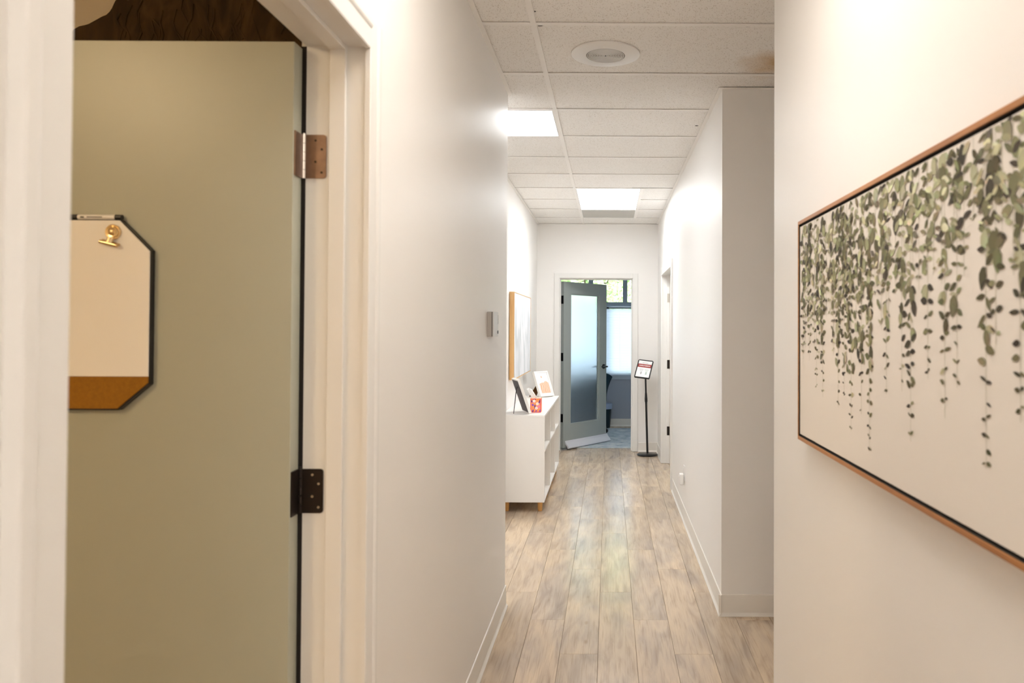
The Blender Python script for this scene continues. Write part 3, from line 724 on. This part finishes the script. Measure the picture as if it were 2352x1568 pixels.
bm = B(); tube(bm, (.082, .205, -.004), (.082, .205, -.0034), .008, seg=10); tube(bm, (.080, .214, -.004), (.080, .214, -.0034), .006, seg=10); obj('small_emblem', bm, PINK, fo2, local=True)
bm = B(); inv = fo2.matrix_world.inverted()
f0 = inv @ Vector((-.790, 7.715, TOP+.001))
pts3 = [Vector((.060, .17, -.032)), Vector((.105, .17, -.032)), f0+Vector((.065, 0, 0)), f0+Vector((-.03, 0, 0))]
A = [bm.verts.new(p) for p in pts3]; Bv = [bm.verts.new(p+Vector((0, .004, -.003))) for p in pts3]
bm.faces.new(A); bm.faces.new(Bv[::-1])
for i in range(4): bm.faces.new([A[i], Bv[i], Bv[(i+1) % 4], A[(i+1) % 4]])
obj('easel_back', bm, BROWNB, fo2, local=True)

# tissue box
t = thing('tissue_box', 'orange and purple floral tissue box on the white shelf', 'tissue box', (-.624, 6.338, TOP))
tx0, tx1, ty0, ty1, tz1 = -.654, -.566, 6.283, 6.383, TOP+.116
tb = bx('carton', TBOX, t, tx0, tx1, ty0, ty1, TOP+.0003, tz1, bev=.0015)
bx('carton_top', mat('carton_top_print', srgb(250, 206, 176), .5), t, tx0+.002, tx1-.002, ty0+.002, ty1-.002, tz1, tz1+.0008)
def flat(pts, m, nm, dy=.0006):
    bm = B(); prism(bm, pts, lambda p, q, tt: (p, tt, q), ty0-dy, ty0-.0001); return obj(nm, bm, m, tb)
def ell(x, z, rx, rz, a=0, k=14):
    return [(x+rx*math.cos(q)*math.cos(a)-rz*math.sin(q)*math.sin(a), z+rx*math.cos(q)*math.sin(a)+rz*math.sin(q)*math.cos(a)) for q in [2*math.pi*i/k for i in range(k)]]
bmR = [(tx0, TOP+.001, tx1, TOP+.005), (tx0, tz1-.005, tx1, tz1-.001), (tx1-.004, TOP+.005, tx1-.0005, tz1-.005), (tx0+.0005, TOP+.005, tx0+.004, tz1-.005)]
bm = B()
for a_, b_, c_, d_ in bmR: box(bm, a_, c_, ty0-.0005, ty0-.0001, b_, d_)
obj('printed_edge', bm, REDEDGE, tb)
for (x, z, rx, rz, a, m) in ((-.650, TOP+.096, .017, .010, -.7, PURPLE), (-.578, TOP+.090, .016, .005, 1.4, PURPLE), (-.632, TOP+.062, .009, .011, .3, VIOLET), (-.615, TOP+.048, .019, .005, 1.5, PURPLE), (-.572, TOP+.016, .012, .006, 1.0, VIOLET), (-.632, TOP+.012, .012, .005, 1.3, PURPLE), (-.605, TOP+.012, .011, .005, .9, VIOLET), (-.622, TOP+.106, .016, .004, .2, MAGENTA)):
    flat([(p, q) for p, q in ell(x, z, rx, rz, a) if tx0+.001 < p < tx1-.001 and TOP+.001 < q < tz1-.001], m, 'printed_leaf', .0008)
for (x, z) in ((-.622, TOP+.095), (-.594, TOP+.072), (-.603, TOP+.036)):
    bm = B()
    for k in range(5):
        q = 2*math.pi*k/5; prism(bm, ell(x+.007*math.cos(q), z+.007*math.sin(q), .0058, .0058, 0, 9), lambda p, s, tt: (p, tt, s), ty0-.0011-.00005*k, ty0-.0001)
    obj('printed_flower', bm, PETAL, tb)
    flat(ell(x, z, .0025, .0025, 0, 8), REDEDGE, 'flower_eye', .0016)
bm = B()   # pulled tissue
nU, nV = 7, 8; gridv = []
for j in range(nV):
    f = j/(nV-1); row = []
    for i_ in range(nU):
        s = i_/(nU-1)-.5
        row.append(bm.verts.new((-.618-.052*f+s*(.050-.014*f), 6.335+.012*math.sin(s*9+f*3)*(1-f*.5)-.01*f, tz1-.006+.090*f*(1-.18*abs(s)))))
    gridv.append(row)
for j in range(nV-1):
    for i_ in range(nU-1): bm.faces.new([gridv[j][i_], gridv[j][i_+1], gridv[j+1][i_+1], gridv[j+1][i_]])
ts = obj('tissue', bm, TISSUE, t, True); sd = ts.modifiers.new('thick', 'SOLIDIFY'); sd.thickness = .0015

# ------------------------------------------------------------------ far doorway frame and open glazed door
T2 = sempty('trim_2', (-.16, YF, 0), 'white painted frame of the far doorway')
cas2 = [(0, 0), (0, .013), (.002, .015), (.060, .017), (.063, .015), (.063, 0)]
bm = B(); prism(bm, cas2, lambda p, q, tt: (-.602-p, YF-q, tt), .004, 2.086+.058); obj('casing_leg', bm, TRIMM, T2)
bm = B(); prism(bm, cas2, lambda p, q, tt: (.283+p, YF-q, tt), .004, 2.086+.058); obj('casing_leg', bm, TRIMM, T2)
bm = B(); prism(bm, cas2[:4]+[(.058, .015), (.058, 0)], lambda p, q, tt: (tt, YF-q, 2.086+p), -.602, .283); obj('casing_head', bm, TRIMM, T2)
bx('jamb', TRIMM, T2, -.6168, -.597, YF, YF+.13, .004, 2.0995)
bx('jamb', TRIMM, T2, .278, .2938, YF, YF+.13, .004, 2.0995)
bx('jamb_head', TRIMM, T2, -.597, .278, YF, YF+.13, 2.080, 2.0995)
bx('door_stop', TRIMM, T2, -.597, .278, YF+.045, YF+.078, 2.069, 2.080)
bx('door_stop', TRIMM, T2, .267, .278, YF+.045, YF+.078, .004, 2.069)
bx('door_stop', TRIMM, T2, -.597, -.586, YF+.045, YF+.078, .004, 2.069)
bx('casing_shadow', DARKGAP, T2, .296, .345, YF-.012, YF, 0, .004)  # shadow under the casing foot, put in as a dark strip
bx('hinge_gap_shade', DARKGAP, T2, -.5968, -.5912, YF+.078, YF+.10, .004, 2.069)  # shade of the gap beside the slab, put in as a dark strip

TH = math.radians(53)
D2 = sempty('door_2', (-.590, 9.225, 0), 'grey green door with frosted glass standing ajar at the far end'); D2.rotation_euler = (0, 0, TH)
# local: x along the door from the hinge, y into the office; front face (towards the corridor) at y = -.045
LW, LH0, LH1 = .862, .022, 2.052
gx0, gx1, gz0, gz1 = .136, .712, .295, 1.905
def ob(nm, m, *b, parent=D2, bev=0.0):
    bm = B(); box(bm, *b, bev=bev); return obj(nm, bm, m, parent, local=True)
ob('stile', DOORF, 0, gx0, -.045, 0, LH0, LH1, bev=.001); ob('stile', DOORF, gx1, LW, -.045, 0, LH0, LH1, bev=.001)
ob('rail', DOORF, gx0, gx1, -.045, 0, LH0, gz0); ob('rail', DOORF, gx0, gx1, -.045, 0, gz1, LH1)
bm = B(); bd = .012
for b in ((gx0, gx1, gz0, gz0+bd), (gx0, gx1, gz1-bd, gz1), (gx0, gx0+bd, gz0+bd, gz1-bd), (gx1-bd, gx1, gz0+bd, gz1-bd)): box(bm, b[0], b[1], -.038, -.007, b[2], b[3])
obj('glazing_bead', bm, DOORF, D2, local=True)
ob('frosted_pane', FROST, gx0+.008, gx1-.008, -.0255, -.0195, gz0+.008, gz1-.008)
for zc in (1.83, 1.13, .385):
    h = bpy.data.objects.new('hinge', None); COL.objects.link(h); h.parent = D2; h.location = (0, 0, zc)
    bm = B(); box(bm, -.0028, -.0003, -.040, .002, -.050, .050); obj('hinge_leaf', bm, BLACKM, h, local=True)
    bm = B(); tube(bm, (-.003, .005, -.05), (-.003, .005, .05), .006, seg=12); obj('knuckle', bm, BLACKM, h, True, local=True)
    bm = B(); c, s = math.cos(-TH), math.sin(-TH)
    vs = box(bm, -.0067, -.0045, -.047, -.003, -.050, .050)
    for v_ in vs: v_.co = (v_.co.x*c-v_.co.y*s, v_.co.x*s+v_.co.y*c, v_.co.z)
    obj('hinge_leaf', bm, BLACKM, h, local=True)
hd = bpy.data.objects.new('door_handle', None); COL.objects.link(hd); hd.parent = D2; hd.location = (.800, 0, .985)
for sgn, y0 in ((-1, -.045), (1, 0)):
    bm = B(); tube(bm, (0, y0, 0), (0, y0+sgn*.010, 0), .031, .029, 24); obj('rose', bm, BLACKM, hd, True, local=True)
    bm = B(); tube(bm, (0, y0+sgn*.010, 0), (0, y0+sgn*.055, 0), .011); obj('spindle_neck', bm, BLACKM, hd, True, local=True)
    bm = B(); tube(bm, (.010, y0+sgn*.055, 0), (-.105, y0+sgn*.055, 0), .0105, .008); obj('lever', bm, BLACKM, hd, True, local=True)
ob('latch_plate', SILV, LW, LW+.0012, -.034, -.011, .95, 1.02)
# slanted draught excluder along the bottom edge
bm = B(); prof = [(-.0455, .105), (-.058, .082), (-.098, .040), (-.106, .030), (-.107, .020), (-.100, .0135), (-.090, .0125), (-.083, .018), (-.082, .028), (-.0465, .070)]
prism(bm, prof, lambda p, q, tt: (tt, p, q), .035, .885); obj('draught_excluder', bm, SWEEP, D2, local=True)

# ------------------------------------------------------------------ closed door in the right wall
T3 = sempty('trim_3', (XR, 7.66, 0), 'white painted frame of the doorway in the right wall')
cas3 = [(0, 0), (0, .014), (.002, .016), (.066, .018), (.070, .016), (.070, 0)]
bm = B(); prism(bm, cas3, lambda p, q, tt: (XR-q, 7.025-p, tt), 0, 2.065+.07); obj('casing_leg', bm, TRIMM, T3)
bm = B(); prism(bm, cas3, lambda p, q, tt: (XR-q, 8.302+p, tt), .004, 2.065+.07); obj('casing_leg', bm, TRIMM, T3)
bm = B(); prism(bm, cas3, lambda p, q, tt: (XR-q, tt, 2.065+p), 7.025, 8.302); obj('casing_head', bm, TRIMM, T3)
bx('jamb', TRIMM, T3, XR+.0002, XR+.13, 7.0155, 7.03, 0, 2.0845); bx('jamb', TRIMM, T3, XR+.0002, XR+.13, 8.307, 8.3245, .004, 2.0845)
bx('jamb_head', TRIMM, T3, XR+.0002, XR+.13, 7.03, 8.307, 2.069, 2.0845)
bx('door_stop', TRIMM, T3, XR+.046, XR+.078, 8.296, 8.307, .004, 2.069)
D3 = sempty('door_3', (XR+.1, 8.3, 0), 'pale closed door recessed in the right wall')
bx('door_slab', mat('cream_door_paint', (.74, .70, .63), .45), D3, XR+.08, XR+.122, 7.036, 8.300, .01, 2.064)
for zc, mm in ((1.82, SILV), (1.09, DARKH), (.36, DARKH)):
    h = bpy.data.objects.new('hinge', None); COL.objects.link(h); h.parent = D3; h.location = (-.02, 0, zc)
    bx('hinge_leaf', mm, h, XR+.052, XR+.0795, 8.2925, 8.2955, zc-.048, zc+.048)
    bm = B(); tube(bm, (XR+.0745, 8.290, zc-.048), (XR+.0745, 8.290, zc+.048), .0052, seg=12); obj('knuckle', bm, mm, h, True)

# ------------------------------------------------------------------ sign stand
t = thing('sign_stand', 'black floor sign stand with a tilted notice by the far doorway', 'sign stand', (.4535, 8.84, 0))
bm = B(); lathe(bm, [(.116, 0), (.121, .006), (.120, .014), (.112, .021), (.02, .025), (0, .0255)], (.4535, 8.84, .0003), 40); obj('base', bm, BLACKM, t, True)
pa, pb = Vector((.4535, 8.84, .024)), Vector((.4260, 8.822, .955))
bm = B(); tube(bm, pa, pa.lerp(pb, .66), .0125); obj('lower_pole', bm, BLACKM, t, True)
bm = B(); tube(bm, pa.lerp(pb, .66), pb, .0100); obj('upper_pole', bm, BLACKM, t, True)
bm = B(); q0, q1, q2 = pa.lerp(pb, .645), pa.lerp(pb, .70), pa.lerp(pb, .76)
tube(bm, q0, q1, .0165, .0165); tube(bm, q1, q2, .0150, .0115); obj('collar', bm, BLACKM, t, True)
RV, UV_ = Vector((.176, -.039, -.020)), Vector((.060, .170, .196))
UV_ = UV_-RV*(UV_.dot(RV)/RV.dot(RV))
ex, ey = RV.normalized(), UV_.normalized(); ez = ex.cross(ey)
pc = Vector((.407, 8.800, 1.011))
hw, hh = RV.length/2, UV_.length/2
def pn(x, y, z): return pc+ex*x+ey*y+ez*z
def pbox(bm, x0, x1, y0, y1, z0, z1):
    for v_ in box(bm, x0, x1, y0, y1, z0, z1): v_.co = pn(*v_.co)
def rrect(w_, h_, c, k=5):
    pts = []
    for sx, sy, a0 in ((1, 1, 0), (-1, 1, 90), (-1, -1, 180), (1, -1, 270)):
        for i_ in range(k+1):
            a_ = math.radians(a0+90*i_/k); pts.append((sx*(w_-c)+c*math.cos(a_), sy*(h_-c)+c*math.sin(a_)))
    return pts
bm = B(); prism(bm, rrect(hw, hh, .012), lambda p, q, tt: pn(p, q, tt), -.014, -.003); back = obj('sign_panel', bm, BLACK, t)
bm = B()
rim = .011
for b in ((-hw+.010, hw-.010, -hh, -hh+rim), (-hw+.010, hw-.010, hh-rim, hh), (-hw, -hw+rim, -hh+.010, hh-.010), (hw-rim, hw, -hh+.010, hh-.010)): pbox(bm, *b, -.004, .002)
obj('rim', bm, BLACK, back)
bm = B(); pbox(bm, -hw+rim, hw-rim, -hh+rim, hh-rim, -.003, -.0018); paper = obj('notice_paper', bm, PAPER, back)
iw, ih = hw-rim, hh-rim
def ink(name, m, *rects):
    bm = B()
    for (a_, b_, c_, d_) in rects: pbox(bm, a_*iw, b_*iw, c_*ih, d_*ih, -.0018, -.0014)
    return obj(name, bm, m, back)
ink('red_band', RED, (-1, 1, .18, .60))
ink('grey_text_line', GREYINK, (-.42, .42, .71, .76))
ink('grey_text_line', GREYINK, (-.62, -.04, -.08, -.02), (-.56, -.08, -.22, -.17))
ink('grey_text_line', TEALINK, (.14, .74, -.10, -.05), (.28, .62, -.25, -.21))
ink('grey_pictogram', GREYINK, (-.40, -.18, -.66, -.34)); ink('green_pictogram', TEALINK, (.34, .56, -.66, -.34))
fc = bpy.data.curves.new('lettering', 'FONT'); fc.body = 'CLASS IN SESSION'; fc.size = .0205; fc.align_x = 'CENTER'; fc.align_y = 'CENTER'; fc.extrude = .0002; fc.offset = .0006
tmp = bpy.data.objects.new('lettering_outline', fc); COL.objects.link(tmp)
bpy.context.view_layer.update()
me = bpy.data.meshes.new_from_object(tmp.evaluated_get(bpy.context.evaluated_depsgraph_get()))
bpy.data.objects.remove(tmp); bpy.data.curves.remove(fc)
if not me.materials: me.materials.append(PAPER)
fo_ = bpy.data.objects.new('lettering', me); COL.objects.link(fo_)
fo_.parent = back
Mx = Matrix.Identity(4)
for i_ in range(3): Mx[i_][0], Mx[i_][1], Mx[i_][2] = ex[i_], ey[i_], ez[i_]
Mx.translation = pn(0, .39*ih, -.0010)-wp(t); fo_.matrix_local = Mx
fo_.scale = (.78, 1, 1)
bm = B(); tube(bm, pb, pn(.0, -.01, -.014), .009, .012); obj('swivel_mount', bm, BLACKM, t, True)

# ------------------------------------------------------------------ office beyond the far door
t = sempty('window_1', (-.02, WY, 1.6), 'large office window with transom panes above a blind')
MX = [-.802, -.281, .240, .761]
fy0, fy1 = WY+.03, WY+.10
def wb(nm, x0, x1, z0, z1, y0=fy0, y1=fy1, m=WINF): return bx(nm, m, t, x0, x1, y0, y1, z0, z1)
wb('frame_bar', WX0, WX1, WZ1-.045, WZ1); wb('frame_bar', WX0, WX1, WZ0, WZ0+.05)
wb('frame_bar', WX0, WX0+.045, WZ0+.05, WZ1-.045); wb('frame_bar', WX1-.045, WX1, WZ0+.05, WZ1-.045)
wb('transom_bar', WX0+.045, WX1-.045, 1.812, 1.862, WY+.01, WY+.11)
for x in MX: wb('mullion', x-.020, x+.020, 1.862, WZ1-.045)
wb('mullion', -.041, -.001, WZ0+.05, 1.812)
xe = [WX0+.045]+MX+[WX1-.045]
for a_, c_ in zip(xe, xe[1:]):
    a2 = a_+(.020 if a_ in MX else 0); c2 = c_-(.020 if c_ in MX else 0)
    wb('pane', a2, c2, 1.862, WZ1-.045, WY+.062, WY+.068, GLASS)
    bm = B()
    for b in ((a2, c2, 1.862, 1.880), (a2, a2+.014, 1.880, WZ1-.045), (c2-.014, c2, 1.880, WZ1-.045)): box(bm, b[0], b[1], WY+.045, WY+.061, b[2], b[3])
    obj('glazing_bead', bm, SILL, t)
wb('pane', WX0+.045, -.041, WZ0+.05, 1.812, WY+.062, WY+.068, GLASS); wb('pane', -.001, WX1-.045, WZ0+.05, 1.812, WY+.062, WY+.068, GLASS)
bx('window_sill', SILL, t, WX0-.03, WX1+.03, WY-.018, WY+.03, .708, WZ0)
# blind
t = thing('window_blind', 'white horizontal slat blind hanging in the office window', 'blind', (.03, WY-.02, 1.81))
b0, b1 = -1.0, 1.10
bx('head_rail', SILL, t, b0, b1, WY-.035, WY-.003, 1.775, 1.808)
bm = B(); pr = [(-.0165, -.0022), (-.008, .0004), (0, .0012), (.008, .0004), (.0165, -.0022), (.0165, -.0030), (.008, -.0004), (0, .0004), (-.008, -.0004), (-.0165, -.0030)]
prism(bm, pr, lambda p, q, tt: (tt, p, q), b0, b1)
bmesh.ops.rotate(bm, cent=(0, 0, 0), matrix=Matrix.Rotation(math.radians(-61), 3, 'X'), verts=bm.verts[:])
sl0 = obj('slat', bm, SLAT, t, local=True)
nz_ = 49
for k in range(nz_):
    o = sl0 if k == 0 else sl0.copy()
    if k: COL.objects.link(o)
    o.location = (-.03, .001, 1.757-1.81-k*.0200)
bx('bottom_rail', SLAT, t, b0, b1, WY-.030, WY-.008, .770, .786)
for x in (-.75, -.28, .16, .70):
    bx('ladder_cord', SLAT, t, x-.0015, x+.0015, WY-.0335, WY-.0320, .786, 1.775)
bx('tilter', BLACK, t, -.040, -.008, WY-.040, WY-.035, 1.782, 1.800)
bm = B(); tube(bm, (-.92, WY-.043, 1.785), (-.92, WY-.043, 1.2), .004, seg=8); obj('tilt_wand', bm, SLAT, t)
# rug
bm = B(); box(bm, -1.6, 1.5, 9.335, 11.15, .0002, .009, bev=.003); tag(obj('area_rug', bm, RUG), 'worn grey blue rug on the office floor beyond the door', 'rug')
# bin
t = thing('waste_bin', 'dark teal waste bin with a pale blue bag by office window', 'bin', (-.065, 11.28, .0))
C0 = (-.065, 11.28, .0)
bm = B(); lathe(bm, [(0, 0), (.080, 0), (.084, .006), (.108, .345), (.104, .345), (.081, .010), (0, .010)], C0, 32); obj('bucket', bm, BIN, t, True)
bm = B(); lathe(bm, [(.106, .280), (.113, .284), (.117, .352), (.112, .359), (.103, .352), (.100, .30), (.098, .30)], C0, 32); obj('bin_bag', bm, BAG, t, True)
# chair
t = thing('office_chair', 'dark teal swivel chair half hidden behind the far door', 'chair', (-.30, 10.72, .009))
C0 = (-.30, 10.72)
bm = B()
pts = []
na, nh = 15, 8; gv = []
for j in range(nh):
    f = j/(nh-1); row = []
    for i_ in range(na):
        s = i_/(na-1)*2-1; a_ = math.radians(-90)+s*math.radians(62)
        rr = .25+.09*f*f
        row.append(bm.verts.new((C0[0]+rr*math.sin(s*1.35), C0[1]-rr*math.cos(s*1.2)*.95, .46+f*.40-.05*f*abs(s)**4)))
    gv.append(row)
for j in range(nh-1):
    for i_ in range(na-1): bm.faces.new([gv[j][i_], gv[j][i_+1], gv[j+1][i_+1], gv[j+1][i_]])
bo = obj('backrest', bm, TEAL, t, True); sm = bo.modifiers.new('pad', 'SOLIDIFY'); sm.thickness = .045; sm.offset = 0
bm = B(); lathe(bm, [(0, .40), (.20, .40), (.235, .42), (.245, .455), (.235, .485), (.2, .50), (0, .505)], (C0[0], C0[1], 0), 32); obj('seat', bm, TEAL, t, True)
bm = B(); tube(bm, (C0[0], C0[1], .10), (C0[0], C0[1], .40), .024); obj('gas_column', bm, BLACKM, t, True)
for k in range(5):
    a_ = math.radians(-14+72*k); dx, dy = math.cos(a_), math.sin(a_)
    bm = B(); tube(bm, (C0[0], C0[1], .105), (C0[0]+.27*dx, C0[1]+.27*dy, .078), .022, .014, 10); arm = obj('base_arm', bm, BLACKM, t, True)
    bm = B(); cx_, cy_ = C0[0]+.27*dx, C0[1]+.27*dy
    for s in (-.012, .012):
        tube(bm, (cx_-dy*s-dy*.007, cy_+dx*s+dx*.007, .037), (cx_-dy*s+dy*.007, cy_+dx*s-dx*.007, .037), .027, seg=18)
    tube(bm, (cx_, cy_, .037), (cx_, cy_, .075), .007, seg=8); obj('caster', bm, BLACK, arm, True)

# ------------------------------------------------------------------ outside the office window
bm = B(); box(bm, -30, 30, 11.9, 60, -.5, -.3); struct(obj('ground', bm, GRASS), 'pale paved ground outside the office window')
def tree(x, y, h_, rad, label, nleaf):
    t = thing('tree', label, 'tree', (x, y, -.3), 'trees outside the office window')
    bm = B(); tube(bm, (x, y, -.3), (x+.1, y, h_*.75), .16, .07, 10)
    for k in range(6):
        a_ = k*1.05; z_ = h_*(.40+.06*k); tube(bm, (x+.06, y, z_), (x+rad*.6*math.cos(a_), y+rad*.6*math.sin(a_), z_+.8), .05, .02, 6)
    obj('trunk', bm, BARK, t, True)
    bm = B()
    for k in range(nleaf):
        while True:
            p = Vector((random.uniform(-1, 1), random.uniform(-1, 1), random.uniform(-1, 1)))
            if .25 < p.length < 1: break
        p = Vector((x+p.x*rad, y+p.y*rad, h_*.62+p.z*h_*.42)); s = random.uniform(.05, .10)
        e1 = Vector((random.gauss(0, 1), random.gauss(0, 1), random.gauss(0, 1))).normalized(); e2 = e1.orthogonal().normalized()
        bm.faces.new([bm.verts.new(p-e1*s), bm.verts.new(p+e2*s*.5), bm.verts.new(p+e1*s), bm.verts.new(p-e2*s*.5)])
    me = bpy.data.meshes.new('foliage'); bm.to_mesh(me); bm.free(); me.materials.append(FOLI)
    o = bpy.data.objects.new('foliage', me); COL.objects.link(o); o.parent = t; o.location = -wp(t); o['kind'] = 'stuff'
tree(-.6, 17.5, 5.4, 1.7, 'bright green leafy tree seen through the left transom pane', 7000)
tree(1.5, 21.6, 5.8, 1.8, 'bright green leafy tree seen through the right transom pane', 6000)
t = thing('neighbour_house', 'pale house beyond the window blind', 'house', (-1.5, 27, -.3))
bx('house_wall', EXTW, t, -5, .7, 25, 29, -.3, 2.6)
bm = B(); prism(bm, [(24.6, 2.55), (29.4, 2.55), (27, 3.9)], lambda p, q, tt: (tt, p, q), -5.3, 1.0); obj('roof', bm, EXTROOF, t)
